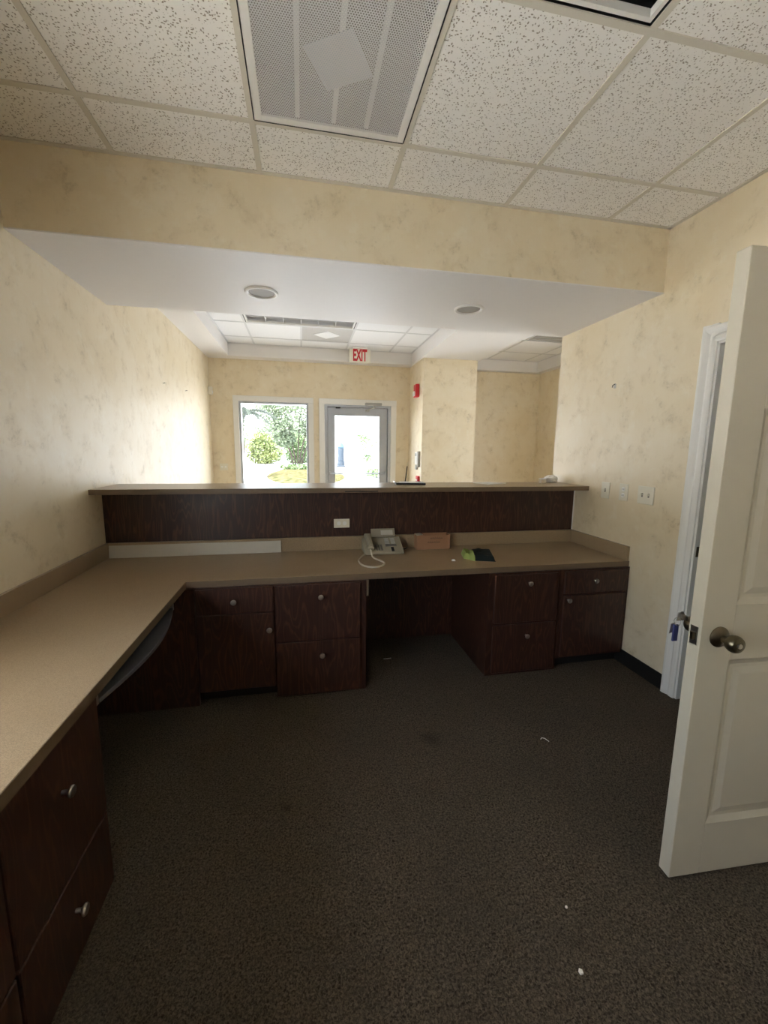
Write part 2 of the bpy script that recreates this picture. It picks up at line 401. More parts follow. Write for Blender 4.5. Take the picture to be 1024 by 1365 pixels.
# black vinyl base on the right wall
struct('baseboard_right', B(XR-.006, XR, 2.015, 2.412, 0, .10), 'vinyl_black')
struct('baseboard_left', B(XL, XL+.006, YB, .4, 0, .10), 'vinyl_black')

# ------------------------------------------------------------------ front window, glass entrance door, added fill windows
wn = struct('window_1', MB().box(WX0, WX0+.03, YW, YW+.12, WZ0, WZ1).box(WX1-.03, WX1, YW, YW+.12, WZ0, WZ1).box(WX0+.03, WX1-.03, YW, YW+.12, WZ1-.03, WZ1).box(WX0+.03, WX1-.03, YW, YW+.12, WZ0, WZ0+.03), 'aluminium')
obj('pane', B(WX0+.03, WX1-.03, YW+.06, YW+.068, WZ0+.03, WZ1-.03), 'glass', wn, smooth=0)
def casing(parent, x0, x1, z0, z1, y, wd, dep, sill=True):
    def side(xa, xb): return B(xa, xb, y-dep, y, z0, z1, .004)
    obj('casing', side(x0-wd, x0), 'trim_white', parent); obj('casing', side(x1, x1+wd), 'trim_white', parent)
    obj('casing', B(x0-wd, x1+wd, y-dep, y, z1, z1+wd, .004), 'trim_white', parent)
    if sill: obj('sill', B(x0-wd, x1+wd, y-dep-.03, y, z0-.04, z0, .004), 'trim_white', parent)
casing(wn, WX0, WX1, WZ0, WZ1, YW, .08, .02)
dn = struct('door_1', MB().box(EX0, EX0+.045, YW, YW+.12, 0, EZ1).box(EX1-.045, EX1, YW, YW+.12, 0, EZ1).box(EX0+.045, EX1-.045, YW, YW+.12, EZ1-.035, EZ1).box(EX0+.045, EX1-.045, YW+.087, YW+.12, EZ1-.075, EZ1-.035).box(EX0+.045, EX0+.075, YW+.087, YW+.12, 0, EZ1-.075).box(EX1-.075, EX1-.045, YW+.087, YW+.12, 0, EZ1-.075), 'aluminium')
casing(dn, EX0, EX1, 0, EZ1, YW, .085, .02, False)
lf = MB(); y0, y1 = YW+.04, YW+.085; gx0, gx1, gz0, gz1 = .515, 1.222, .26, 1.997
lf.box(EX0+.05, gx0, y0, y1, .01, EZ1-.04).box(gx1, EX1-.05, y0, y1, .01, EZ1-.04).box(gx0, gx1, y0, y1, gz1, EZ1-.04).box(gx0, gx1, y0, y1, .01, gz0)
leaf = obj('door_leaf', lf, 'aluminium', dn, smooth=0)
obj('pane', B(gx0, gx1, y0+.02, y0+.026, gz0, gz1), 'glass', leaf, smooth=0)
obj('push_bar', MB().tube([(.43, y0-.05, 1.10), (1.33, y0-.05, 1.10)], .011).box(.425, .45, y0-.055, y0, 1.07, 1.13).box(1.31, 1.335, y0-.055, y0, 1.07, 1.13), 'aluminium', leaf)
obj('closer', MB().box(.98, 1.24, YW-.075, YW-.021, 2.155, 2.195, .006).tube([(1.11, YW-.05, 2.155), (1.13, YW-.09, 2.125), (1.02, YW-.05, 2.09)], .009).box(.99, 1.05, YW-.03, y0, 2.07, 2.095), 'grey_plastic', dn)
obj('latch_catch', B(.53, .60, YW-.012, y0, 2.105, 2.122, .002), 'black_plastic', dn)
wl = struct('fill_window_left', MB().box(XL-.11, XL-.02, LY0, LY1, LZ0, LZ0+.04).box(XL-.11, XL-.02, LY0, LY1, LZ1-.04, LZ1).box(XL-.11, XL-.02, LY0, LY0+.04, LZ0+.04, LZ1-.04).box(XL-.11, XL-.02, LY1-.04, LY1, LZ0+.04, LZ1-.04), 'trim_white')  # added, unseen window that lets fill light into the office
obj('pane', B(XL-.068, XL-.06, LY0+.04, LY1-.04, LZ0+.04, LZ1-.04), 'glass', wl, smooth=0)
for a in ((LY0-.08, LY0, LZ0, LZ1), (LY1, LY1+.08, LZ0, LZ1), (LY0-.08, LY1+.08, LZ1, LZ1+.08)): obj('casing', B(XL, XL+.018, a[0], a[1], a[2], a[3], .004), 'trim_white', wl)
wh = struct('fill_window_hall', MB().box(3.96, 4.06, 3.6, 4.55, .4, .44).box(3.96, 4.06, 3.6, 4.55, 2.36, 2.4).box(3.96, 4.06, 3.6, 3.64, .44, 2.36).box(3.96, 4.06, 4.51, 4.55, .44, 2.36), 'trim_white')  # added, unseen window that brightens lobby and hall
obj('pane', B(4.0, 4.008, 3.64, 4.51, .44, 2.36), 'glass', wh, smooth=0)

# ------------------------------------------------------------------ office doorway: casing and jamb
jb = struct('trim_1', MB().box(XR, XR+.135, DY1-.02, DY1, 0, DZ).box(XR, XR+.135, DY0, DY0+.02, 0, DZ).box(XR, XR+.135, DY0+.02, DY1-.02, DZ-.02, DZ), 'trim_white')
obj('door_stop', MB().box(XR+.055, XR+.10, DY1-.033, DY1-.02, 0, DZ-.02).box(XR+.055, XR+.10, DY0+.02, DY0+.033, 0, DZ-.02), 'trim_white', jb, smooth=0)
prof = [(0, 0), (0, .010), (.010, .013), (.028, .013), (.040, .009), (.055, .016), (.068, .020), (.080, .020), (.085, .016), (.085, 0)]   # width, depth
def stile_y(ys_, flip):   # vertical casing; width runs away from the opening
    return MB().prism([(XR-d, ys_+(wd if not flip else -wd)) for wd, d in prof], 0, DZ+.085, 'z')
obj('casing', stile_y(DY1-.008, False), 'trim_white', jb, smooth=0); obj('casing', stile_y(DY0+.008, True), 'trim_white', jb, smooth=0)
hd = MB(); n = len(prof); pv = []
for ye in (DY0+.008, DY1-.008):
    for wd, d in prof: pv.append((XR-d, ye+(wd if ye > 1.5 else -wd)*1.0, DZ-.008+wd))
hd.add(pv, [(i, (i+1) % n, n+(i+1) % n, n+i) for i in range(n)]+[tuple(range(n)), tuple(range(n, 2*n))])
obj('casing', hd, 'trim_white', jb, smooth=0)
obj('strike_plate', B(XR+.012, XR+.040, DY1-.022, DY1-.0195, .885, .945), 'antique_brass', jb, smooth=0)

# ------------------------------------------------------------------ six-panel door standing open
DA = math.atan2(-.030, .6); DW, DT, DH = .955, .044, 2.03
DXF = Matrix.Translation((1.224, 1.010, .012)) @ Matrix.Rotation(DA, 4, 'Z')
door = struct('door_2', B(.004, DW-.004, .012, DT-.012, .004, DH-.004, xf=DXF), 'door_paint', label='white six-panel door standing open at the right')
stx = [(0, .118), (.428, .527), (.837, DW)]; rlz = [(0, .20), (.80, .99), (1.595, 1.71), (1.905, DH)]
px = [(.118, .428), (.527, .837)]; pz = [(.20, .80), (.99, 1.595), (1.71, 1.905)]
for a, b_ in stx: obj('stile', B(a, b_, 0, DT, 0, DH, .0022, xf=DXF), 'door_paint', door)
for a, b_ in rlz:
    for c, d in px: obj('rail', B(c-.001, d+.001, .0003, DT-.0003, a+.0003, b_-.0003, .002, xf=DXF), 'door_paint', door)
def panel(x0, x1, z0, z1):
    mb = MB()
    for ya, yb, yc in ((.001, .010, .004), (DT-.001, DT-.010, DT-.004)):
        rings = [(0, ya), (.018, yb), (.030, yb), (.052, yc)]; vs_ = []
        for k, y in rings: vs_ += [(x0+k, y, z0+k), (x1-k, y, z0+k), (x1-k, y, z1-k), (x0+k, y, z1-k)]
        fs = [(r*4+i, r*4+(i+1) % 4, r*4+4+(i+1) % 4, r*4+4+i) for r in range(3) for i in range(4)]+[(12, 13, 14, 15)]
        mb.add(vs_, fs, DXF)
    return mb
for c, d in px:
    for a, b_ in pz: obj('door_panel', panel(c, d, a, b_), 'door_paint', door, smooth=0)
def knob(side):
    y = 0 if side < 0 else DT
    x = DXF @ Matrix.Translation((.068, y, .885)) @ Matrix.Rotation(math.radians(90*(1 if side < 0 else -1)), 4, 'X')
    return MB().lathe([(.0, 0), (.034, 0), (.034, .004), (.029, .010), (.016, .014), (.012, .017), (.012, .030), (.016, .034), (.024, .039), (.0275, .048), (.027, .058), (.023, .065), (.012, .068), (.011, .066), (.0, .066)], 28, x)
k1 = obj('door_knob', knob(-1), 'antique_brass', door, label='antique brass door knob')
obj('lock_button', MB().lathe([(0, .064), (.008, .064), (.008, .070), (.0, .071)], 14, DXF @ Matrix.Translation((.068, 0, .885)) @ Matrix.Rotation(math.radians(90), 4, 'X')), 'nickel', k1)
k2 = obj('door_knob', knob(1), 'antique_brass', door, label='antique brass door knob')
obj('latch_plate', MB().box(-.0015, .002, .009, .035, .855, .915, xf=DXF), 'nickel', door, smooth=0)
obj('latch_bolt', MB().prism([(-.012, .016), (.001, .014), (.001, .031), (-.006, .031)], .872, .896, 'z', xf=DXF), 'antique_brass', door, smooth=0)
ke = empty('key_ring', DXF @ Vector((.024, .13, .80)), 'small key ring with blue tag hanging from the far knob of the open door', 'keys')
KX = DXF @ Matrix.Translation((.040, .115, 0))
obj('key', MB().box(-.002, .006, -.02, .012, .900, .916, xf=KX).prism([(-.016, .892), (.012, .892), (.016, .910), (.004, .924), (-.012, .918)], -.001, .002, 'y', xf=KX), 'nickel', ke, smooth=0)
obj('split_ring', MB().tube([(-.012+.013*math.cos(a*.4), .004*math.sin(a*.4), .888+.013*math.sin(a*.4)) for a in range(17)], .0012, 6, KX), 'nickel', ke)
obj('key_tag', MB().box(-.026, -.006, -.003, .003, .818, .878, .0025, 2, xf=KX), 'key_blue', ke, label='blue plastic tag')
obj('key', MB().prism([(-.034, .845), (-.030, .880), (-.016, .884), (-.018, .850)], .004, .006, 'y', xf=KX), 'nickel', ke, smooth=0)
for z in (.18, 1.0, 1.82): obj('hinge', MB().lathe([(.007, z), (.007, z+.09)], 10, DXF @ Matrix.Translation((DW+.004, DT, 0))), 'antique_brass', door)

# ------------------------------------------------------------------ counter, partition and ledge
pt = empty('counter_partition', ((XL+XR)/2, 3.07, 0), 'half wall with dark oak facing behind the lower counter', 'partition')
obj('core_wall', B(XL, XR, YP+.012, 3.14, 0, 1.178), 'wall_paint', pt, smooth=0)
obj('facing_panel', B(XL, XR, YP, YP+.012, .80, 1.178), 'oak', pt, smooth=0)
obj('lower_panel', B(XL, XR, YP, YP+.012, 0, .80), 'oak', pt, smooth=0)
obj('corner_bead', B(XR-.006, XR, YP-.006, YP, .84, 1.177), 'trim_white', pt, smooth=0)
lg = empty('transaction_ledge', ((XL+XR)/2, 3.06, 1.178), 'long tan laminate ledge topping the oak half wall', 'ledge')
obj('ledge_top', B(XL, XR, YLF+.0012, YLB, 1.178, ZL, .0008), 'laminate', lg, smooth=0)
obj('front_edge', B(XL, XR, YLF, YLF+.0012, 1.179, ZL-.0012), 'laminate_edge', lg, smooth=0)
obj('chipped_edge', B(.289, .521, YLF-.0008, YLF, 1.184, 1.191), 'black_plastic', lg, label='dark gap where the front edge strip has lifted', smooth=0)
wt = empty('worktop', (.3, 2.6, .70), 'L-shaped tan laminate worktop with low backsplashes', 'worktop')
Lp = [(XL+.001, -1.5), (XCF, -1.5), (XCF, YCF), (XR-.001, YCF), (XR-.001, YP), (XL+.001, YP)]
obj('top', MB().prism(Lp, .7005, ZT, 'z', .0012), 'laminate', wt, smooth=0)
obj('edge_strip', B(XCF, XR-.001, YCF-.0012, YCF+.0004, .7015, ZT-.0015), 'laminate_edge', wt, smooth=0)
obj('edge_strip', B(XCF-.0004, XCF+.0012, -1.5, YCF-.001, .7015, ZT-.0015), 'laminate_edge', wt, smooth=0)
obj('backsplash', B(XL+.02, XR-.02, YP-.02, YP, ZT, .838, .001), 'laminate', wt, smooth=0)
obj('backsplash', B(XR-.02, XR-.001, YCF+.004, YP, ZT, .838, .001), 'laminate', wt, smooth=0)
obj('backsplash', B(XL+.001, XL+.02, -1.5, YP, ZT, .838, .001), 'laminate', wt, smooth=0)

KN = [None]
def pull(parent, p, d):
    """mushroom knob standing out along d"""
    if d in (KN[0] or {}): return dup(KN[0][d], parent, p)
    o = obj('knob', MB().lathe([(.006, 0), (.0065, .008), (.006, .014), (.010, .018), (.0155, .021), (.0165, .025), (.014, .029), (.006, .031), (0, .031)], 18, AX(d, p)), 'nickel', parent, org=p)
    KN[0] = {**(KN[0] or {}), d: o}; return o
def cabinet(name, x0, x1, label, fronts, toe, group, yf=2.34, side_r=False):
    e = empty(name, ((x0+x1)/2, yf+.3, 0), label, 'cabinet', group)
    b_ = MB().box(x0, x1, yf+.018, YP-.001, toe, .7002)
    if toe: b_.box(x0+.002, x1-.002, yf+.075, YP-.002, 0, toe)
    body = obj('body', b_, 'oak', e, smooth=0)
    if toe: obj('toe_kick', B(x0+.002, x1-.002, yf+.073, yf+.075, 0, toe), 'vinyl_black', e, smooth=0)
    for nme, a, b2, c, d, kx, kz in fronts:
        f = obj(nme, B(a, b2, yf, yf+.018, c, d, .003), 'oak', e)
        pull(f, (kx, yf, kz), (0, -1, 0))
    return e
cabinet('base_cabinet', -.60, -.17, 'dark oak base cabinet in the left corner with one drawer above a door', [('drawer', -.595, -.176, .547, .694, -.389, .622), ('door', -.595, -.176, .085, .541, -.20, .444)], .075, 'oak base cabinets under the worktop')
c2 = cabinet('base_cabinet', -.17, .366, 'dark oak cabinet with two deep drawers left of the knee space', [('drawer', -.166, .328, .352, .694, .094, .623), ('drawer', -.166, .328, .012, .346, .099, .261)], 0, 'oak base cabinets under the worktop')
obj('cleat', B(.3665, .382, 2.36, 2.42, .60, .70), 'laminate_edge', c2, label='pale wood cleat', smooth=0)
cabinet('base_cabinet', 1.160, 1.672, 'dark oak cabinet with two deep drawers right of the knee space', [('drawer', 1.197, 1.646, .366, .688, 1.432, .632), ('drawer', 1.197, 1.646, .022, .352, 1.43, .275)], 0, 'oak base cabinets under the worktop')
cabinet('base_cabinet', 1.674, XR-.001, 'narrow dark oak cabinet against the right wall with drawer over door', [('drawer', 1.696, 2.165, .540, .690, 1.913, .626), ('door', 1.696, 2.165, .092, .524, 1.722, .500)], .078, 'oak base cabinets under the worktop')
obj('filler_panel', B(XL+.02, -.602, 2.35, 2.37, 0, .70), 'oak', label='plain dark oak panel closing the corner under the worktop', cat='panel', smooth=0)
def leftcab(y0, y1, label):
    xf = -.655
    e = empty('drawer_cabinet', (xf-.3, (y0+y1)/2, 0), label, 'cabinet', 'oak drawer cabinets under the left worktop')
    obj('body', B(XL+.001, xf-.018, y0, y1, 0, .7002), 'oak', e, smooth=0)
    for z0, z1, kz in ((.285, .694, .545), (.012, .279, .165)):
        f = obj('drawer', B(xf-.018, xf, y0+.003, y1-.003, z0, z1, .003), 'oak', e); pull(f, (xf, (y0+y1)/2, kz), (1, 0, 0))
leftcab(.917, 1.365, 'dark oak two-drawer cabinet at the near end of the left knee space')
leftcab(.465, .915, 'dark oak two-drawer cabinet nearest the camera under the left worktop')

# keyboard tray with a bowed front under the left run
kt = empty('keyboard_tray', (-.85, 1.9, .60), 'grey bow-fronted keyboard tray pulled out under the left worktop', 'keyboard tray')
arc = []
for i in range(15):
    s_ = i/14; arc.append((-.700+.060*math.sin(math.pi*s_), 1.47+.84*s_))
obj('tray_board', MB().prism([(-1.05, 1.47)]+arc+[(-1.05, 2.31)], .598, .616, 'z', .002), 'tray_grey', kt)
obj('slide', B(-1.05, -.70, 1.452, 1.468, .60, .70), 'nickel', kt, smooth=0); obj('slide', B(-1.05, -.70, 2.312, 2.328, .60, .70), 'nickel', kt, smooth=0)

# ------------------------------------------------------------------ things on the counter
# desk telephone
ph = empty('desk_telephone', (.57, 2.87, ZT), 'beige corded desk telephone on the worktop', 'telephone')
yF, yK, zF, zK = 2.782, 2.955, .756, .835
def slope(y): return zF+(zK-zF)*(y-yF)/(yK-yF)
obj('base', MB().prism([(yF, ZT+.003), (yF, zF), (yK, zK), (yK, ZT+.003)], .423, .706, 'x', .003), 'phone_plastic', ph)
sl = Matrix.Translation((0, yF, zF)) @ Matrix.Rotation(math.atan2(zK-zF, yK-yF), 4, 'X')
Ls = math.hypot(yK-yF, zK-zF)
hs = obj('handset', MB().box(.436, .488, .014, .060, .010, .040, .010, 3, sl).box(.436, .488, .140, .186, .010, .042, .010, 3, sl).box(.442, .482, .030, .170, .024, .046, .009, 3, sl), 'phone_plastic', ph, label='pale beige telephone handset')
btn = None
for r in range(4):
    for c in range(3):
        cx, cy = .512+c*.019, .030+r*.018
        p = sl @ Vector((cx, cy, 0))
        if btn is None: btn = obj('key_button', B(cx-.007, cx+.007, cy-.006, cy+.006, 0, .004, xf=sl), 'phone_button', ph, org=p, smooth=0)
        else: dup(btn, ph, p)
lb = None
for c in range(2):
    for r in range(6):
        cx, cy = .600+c*.045, .100+r*.013
        p = sl @ Vector((cx, cy, 0))
        if lb is None: lb = obj('line_button', B(cx-.016, cx+.016, cy-.004, cy+.004, 0, .003, xf=sl), 'grey_plastic', ph, org=p, smooth=0)
        else: dup(lb, ph, p)
obj('function_strip', MB().box(.582, .664, .070, .096, 0, .0025, xf=sl), 'phone_button', ph, smooth=0)
obj('function_strip', MB().box(.618, .638, .014, .058, 0, .003, xf=sl), 'black_plastic', ph, smooth=0)
dx = Matrix.Translation((0, 2.94, .836)) @ Matrix.Rotation(math.radians(62), 4, 'X')
dp = obj('display', B(.492, .672, 0, .064, -.006, .006, .002, xf=dx), 'phone_plastic', ph)
obj('screen', B(.565, .655, .014, .050, .006, .007, xf=dx), 'strip_grey', dp, smooth=0)
path = [(.428, 2.80, .752), (.41, 2.77, .748), (.385, 2.72, .7455), (.362, 2.655, .7455), (.358, 2.60, .7455), (.366, 2.535, .7455), (.395, 2.485, .7455), (.437, 2.468, .7455), (.480, 2.485, .7455), (.510, 2.530, .7455), (.516, 2.570, .7455), (.498, 2.625, .7455), (.474, 2.680, .7455), (.466, 2.735, .750), (.463, 2.775, .775), (.462, 2.795, .785)]
def smoothpath(p, k=4):
    q = [Vector(v) for v in p]; out = []
    for i in range(len(q)-1):
        p0, p1, p2, p3 = q[max(i-1, 0)], q[i], q[i+1], q[min(i+2, len(q)-1)]
        for s_ in range(k):
            t_ = s_/k; out.append(.5*((2*p1)+(p2-p0)*t_+(2*p0-5*p1+4*p2-p3)*t_*t_+(3*p1-p0-3*p2+p3)*t_**3))
    out.append(q[-1]); return out
sp_ = smoothpath(path, 6)
obj('handset_cord', MB().tube(sp_, [.0062+.0010*math.sin(i*2.1) for i in range(len(sp_))], 8), 'cord_white', ph, label='off-white coiled handset cord')
obj('line_cord', MB().tube(smoothpath([(.70, 2.93, .745), (.735, 2.915, .744), (.76, 2.935, .744), (.775, 2.975, .744)]), .004, 6), 'black_plastic', ph)

# small cardboard box with handwriting
bx = empty('cardboard_box', (.965, 2.935, ZT), 'small open brown cardboard box with handwriting beside the telephone', 'box')
bw = MB(); x0, x1, y0, y1, z1 = .832, 1.090, 2.895, 2.98, .845
bw.box(x0, x1, y0, y0+.003, ZT, z1).box(x0, x1, y1-.003, y1, ZT, z1+.004).box(x0, x0+.003, y0+.003, y1-.003, ZT, z1).box(x1-.003, x1, y0+.003, y1-.003, ZT, z1).box(x0+.003, x1-.003, y0+.003, y1-.003, ZT, ZT+.003)
obj('carton', bw, 'cardboard', bx, smooth=0)
obj('flap', MB().add([(x0, y0+.004, z1), (x0, y1-.004, z1), (x0+.045, y1-.01, z1+.006), (x0+.045, y0+.012, z1+.005), (x0, y0+.004, z1+.002), (x0, y1-.004, z1+.002), (x0+.045, y1-.01, z1+.008), (x0+.045, y0+.012, z1+.007)], [(0, 1, 2, 3), (4, 7, 6, 5), (0, 3, 7, 4), (1, 5, 6, 2), (2, 6, 7, 3), (0, 4, 5, 1)]), 'beige_block', bx, smooth=0)
ink = MB(); random.seed(3)
for row, (xa, xb, zc) in enumerate(((.935, 1.03, .822), (.915, 1.0, .792))):
    x = xa
    while x < xb:
        h = .008+.006*random.random(); p = [(x, y0-.0004, zc-h*.5), (x+.004, y0-.0004, zc+h), (x+.009, y0-.0004, zc-h*.4), (x+.012, y0-.0004, zc+.2*h)]
        ink.tube(p, .0013, 4); x += .0165
obj('handwriting', ink, 'marker_ink', bx, label='two short lines of dark handwriting')

# folded glove, dark green with lime cuff
gv = empty('work_glove', (1.22, 2.63, ZT), 'dark cloth glove with a lime green cuff lying near the counter edge', 'glove')
def blanket(poly_pts, zfun, nx=14, ny=10, zb=ZT):
    """draped lump over a quad footprint"""
    mb = MB(); a, b_, c, d = [Vector((*p, 0)) for p in poly_pts]; vs_ = []; fs = []
    for j in range(ny+1):
        for i in range(nx+1):
            u, v_ = i/nx, j/ny; p = (a*(1-u)+b_*u)*(1-v_)+(d*(1-u)+c*u)*v_
            edge = min(u, 1-u, v_, 1-v_); h = zfun(u, v_)*min(1, edge*7)**.5
            vs_.append((p.x, p.y, zb+.001+h))
    w_ = nx+1
    for j in range(ny):
        for i in range(nx): fs.append((j*w_+i, j*w_+i+1, j*w_+w_+i+1, j*w_+w_+i))
    base = len(vs_); per = [i for i in range(w_)]+[j*w_+nx for j in range(1, ny+1)]+[ny*w_+i for i in range(nx-1, -1, -1)]+[j*w_ for j in range(ny-1, 0, -1)]
    vs_ += [(vs_[k][0], vs_[k][1], zb+.0002) for k in per]
    L_ = len(per)
    for k in range(L_): fs.append((per[k], base+k, base+(k+1) % L_, per[(k+1) % L_]))
    return mb.add(vs_, fs)
def zz(k, hh):
    return lambda u, v_: hh*(.55+.45*noise.noise(Vector((u*3+k, v_*3, k)))+.2*noise.noise(Vector((u*8, v_*8+k, 1))))
obj('glove_body', blanket([(1.135, 2.535), (1.265, 2.490), (1.345, 2.735), (1.205, 2.79)], lambda u, v_: .040*(.9+.25*noise.noise(Vector((u*4, v_*4, 3))))), 'cloth_dark', gv)
obj('cuff', blanket([(1.082, 2.60), (1.138, 2.525), (1.20, 2.71), (1.12, 2.75)], zz(2.3, .062)), 'cloth_green', gv, label='lime green cuff')
obj('paper_scrap', blanket([(.978, 2.555), (1.005, 2.55), (1.01, 2.572), (.985, 2.58)], zz(5, .012), 6, 5), 'paper', label='tiny white paper scrap on the worktop beside the glove', cat='scrap')
# grey strip leaning on the backsplash
obj('plastic_strip', MB().prism([(YP-.036, ZT+.0003), (YP-.032, ZT+.0003), (YP-.0215, .823), (YP-.0255, .823)], XL+.025, -.157, 'x', .001), 'strip_grey', label='long light grey plastic strip leaning on the left backsplash', cat='strip', smooth=0)

# ------------------------------------------------------------------ things on the ledge
tb = empty('clipboard', (.82, 3.13, ZL), 'dark-edged grey clipboard lying on the ledge', 'clipboard')
tx = Matrix.Translation((.825, 3.125, ZL)) @ Matrix.Rotation(math.radians(-6), 4, 'Z')
obj('board', B(-.115, .115, -.075, .085, .0005, .013, .003, xf=tx), 'black_plastic', tb); obj('sheet', B(-.110, .108, -.066, .080, .0132, .0155, xf=tx), 'silver', tb, smooth=0)
obj('clip', B(-.125, -.085, -.05, .06, .0156, .021, .002, xf=tx), 'chrome', tb)
pn = empty('pen', (.815, 3.22, ZL), 'thin dark green pen standing upright behind the clipboard', 'pen')
obj('holder', MB().lathe([(.018, ZL), (.018, ZL+.006), (.006, ZL+.012), (.005, ZL+.02), (0, ZL+.02)], 14, Matrix.Translation((.815, 3.225, 0))), 'black_plastic', pn)
obj('barrel', MB().tube([(.815, 3.225, ZL+.012), (.829, 3.226, ZL+.135)], .0042, 8), 'cloth_dark', pn); obj('pen_tip', MB().tube([(.829, 3.226, ZL+.135), (.8325, 3.2265, ZL+.162), (.834, 3.2265, ZL+.176)], [.0045, .004, .001], 8), 'beige_block', pn, label='pale pen end')
obj('paper_sheet', MB().add([(1.385, 3.20, ZL+.0005), (1.44, 3.03, ZL+.0005), (1.63, 3.10, ZL+.0008), (1.56, 3.26, ZL+.0005), (1.385, 3.20, ZL+.004), (1.44, 3.03, ZL+.003), (1.63, 3.10, ZL+.009), (1.56, 3.26, ZL+.004)], [(0, 3, 2, 1), (4, 5, 6, 7), (0, 1, 5, 4), (1, 2, 6, 5), (2, 3, 7, 6), (3, 0, 4, 7)]), 'paper', label='folded white paper lying on the ledge', cat='paper', smooth=0)
bk = empty('small_box', (2.0, 3.17, ZL), 'little beige box on the ledge next to the crumpled tissue', 'box')
obj('box_body', B(1.978, 2.022, 3.150, 3.190, ZL, ZL+.030, .002), 'beige_block', bk); obj('box_lid', B(1.976, 2.024, 3.148, 3.192, ZL+.030, ZL+.040, .002), 'paper', bk)
tis = bmesh.new(); bmesh.ops.create_icosphere(tis, subdivisions=4, radius=1)
for v in tis.verts:
    n_ = noise.noise(v.co*2.2+Vector((4, 1, 2)))*.30+abs(noise.noise(v.co*5))*.22
    v.co = v.co*(1+n_); v.co = Vector((2.108+v.co.x*.052, 3.215+v.co.y*.040, max(ZL+.0005, ZL+.030+v.co.z*.032)))
obj('crumpled_tissue', tis, 'paper', label='crumpled white tissue at the right end of the ledge', cat='tissue', smooth=50)

# ------------------------------------------------------------------ wall plates, hooks, alarms
def plate_x(name, y0, y1, z0, z1, label, kind, cat):
    e = empty(name, (XR, (y0+y1)/2, z0), label, cat, 'plates on the right wall')
    obj('plate', B(XR-.006, XR, y0, y1, z0, z1, .002), 'ivory', e)
    n_ = 2 if kind == 'double' else 1
    for k in range(n_):
        yc = (y0+y1)/2 if n_ == 1 else y0+(y1-y0)*(.30+.40*k); zc = (z0+z1)/2
        if kind == 'outlet':
            for s_ in (-1, 1):
                r_ = obj('receptacle', MB().lathe([(.016, 0), (.016, .0022), (.014, .003), (0, .003)], 16, AX((-1, 0, 0), (XR-.006, yc, zc+s_*.021))), 'white_plastic', e)
                obj('slot', MB().box(XR-.0096, XR-.0088, yc-.008, yc-.005, zc+s_*.021-.004, zc+s_*.021+.006).box(XR-.0096, XR-.0088, yc+.005, yc+.008, zc+s_*.021-.004, zc+s_*.021+.006), 'phone_button', r_, smooth=0)
        else:
            obj('switch_slot', B(XR-.0068, XR-.0058, yc-.006, yc+.006, zc-.013, zc+.013), 'phone_button', e, smooth=0)
            obj('toggle', MB().prism([(XR-.0055, zc-.004), (XR-.0055, zc+.008), (XR-.019, zc+.014), (XR-.019, zc+.007)], yc-.0045, yc+.0045, 'y', .001), 'ivory', e)
plate_x('light_switch', 2.612, 2.694, 1.140, 1.258, 'ivory single light switch plate nearest the ledge on the right wall', 'single', 'switch')
plate_x('wall_outlet', 2.437, 2.517, 1.142, 1.260, 'ivory outlet plate between the two switch plates on the right wall', 'outlet', 'outlet')
plate_x('light_switch', 2.222, 2.352, 1.142, 1.258, 'wide ivory double switch plate nearest the door casing', 'double', 'switch')
def outlet_y(xc, zc, y, horiz, label):
    w_, h_ = (.116, .066) if horiz else (.116, .10)
    e = empty('wall_outlet', (xc, y, zc), label, 'outlet')
    obj('plate', B(xc-w_/2, xc+w_/2, y-.006, y, zc-h_/2, zc+h_/2, .002), 'ivory', e)
    for s_ in (-1, 1): obj('receptacle', MB().lathe([(.015, 0), (.015, .002), (0, .0025)], 14, AX((0, -1, 0), (xc+s_*.021*(1 if horiz else 1.2), y-.006, zc))), 'white_plastic', e)
outlet_y(.281, .935, YP, True, 'horizontal white outlet plate on the oak half wall'); outlet_y(-1.145, 1.20, YW, False, 'double outlet plate left of the front window')
def hook(p, d, label, group):
    e = obj('wall_nail', MB().lathe([(.0025, 0), (.0025, .018), (.005, .019), (.005, .022), (0, .0225)], 8, AX(d, p)), 'phone_button', label=label, cat='nail', group=group)
hook((XL, 4.43, 2.084), (1, 0, .2), 'small dark nail in the left wall, the nearer of two', 'nails in the left wall')
hook((XL, 5.227, 2.12), (1, 0, .2), 'small dark nail in the left wall, the one nearer the window', 'nails in the left wall')
e = empty('wall_hook', (XR, 2.655, 1.93), 'small metal picture hook on the right wall', 'hook')
obj('hook_plate', B(XR-.003, XR, 2.645, 2.665, 1.925, 1.955, .001), 'nickel', e, smooth=0); obj('hook_nail', MB().tube([(XR, 2.655, 1.955), (XR-.02, 2.655, 1.945), (XR-.022, 2.655, 1.93)], .003, 6), 'phone_button', e)
ms_ = empty('motion_sensor', (XL+.04, 6.47, 2.24), 'white motion sensor in the upper left corner by the front window', 'sensor')
obj('sensor_body', B(XL, XL+.055, 6.44, 6.50, 2.235, 2.345, .008, 2), 'ivory', ms_); obj('sensor_lens', B(XL+.050, XL+.060, 6.446, 6.494, 2.25, 2.29, .004), 'white_plastic', ms_)
fa = empty('fire_alarm', (1.68, 6.04, 2.245), 'red fire alarm strobe high on the side of the pier', 'alarm')
obj('alarm_body', B(1.645, 1.70, 5.98, 6.11, 2.245, 2.43, .006), 'red_plastic', fa); obj('strobe', B(1.62, 1.646, 6.0, 6.07, 2.26, 2.33, .012, 2), 'white_plastic', fa)
kp = empty('alarm_keypad', (1.69, 5.98, 1.24), 'white and grey alarm keypad on the side of the pier', 'keypad')
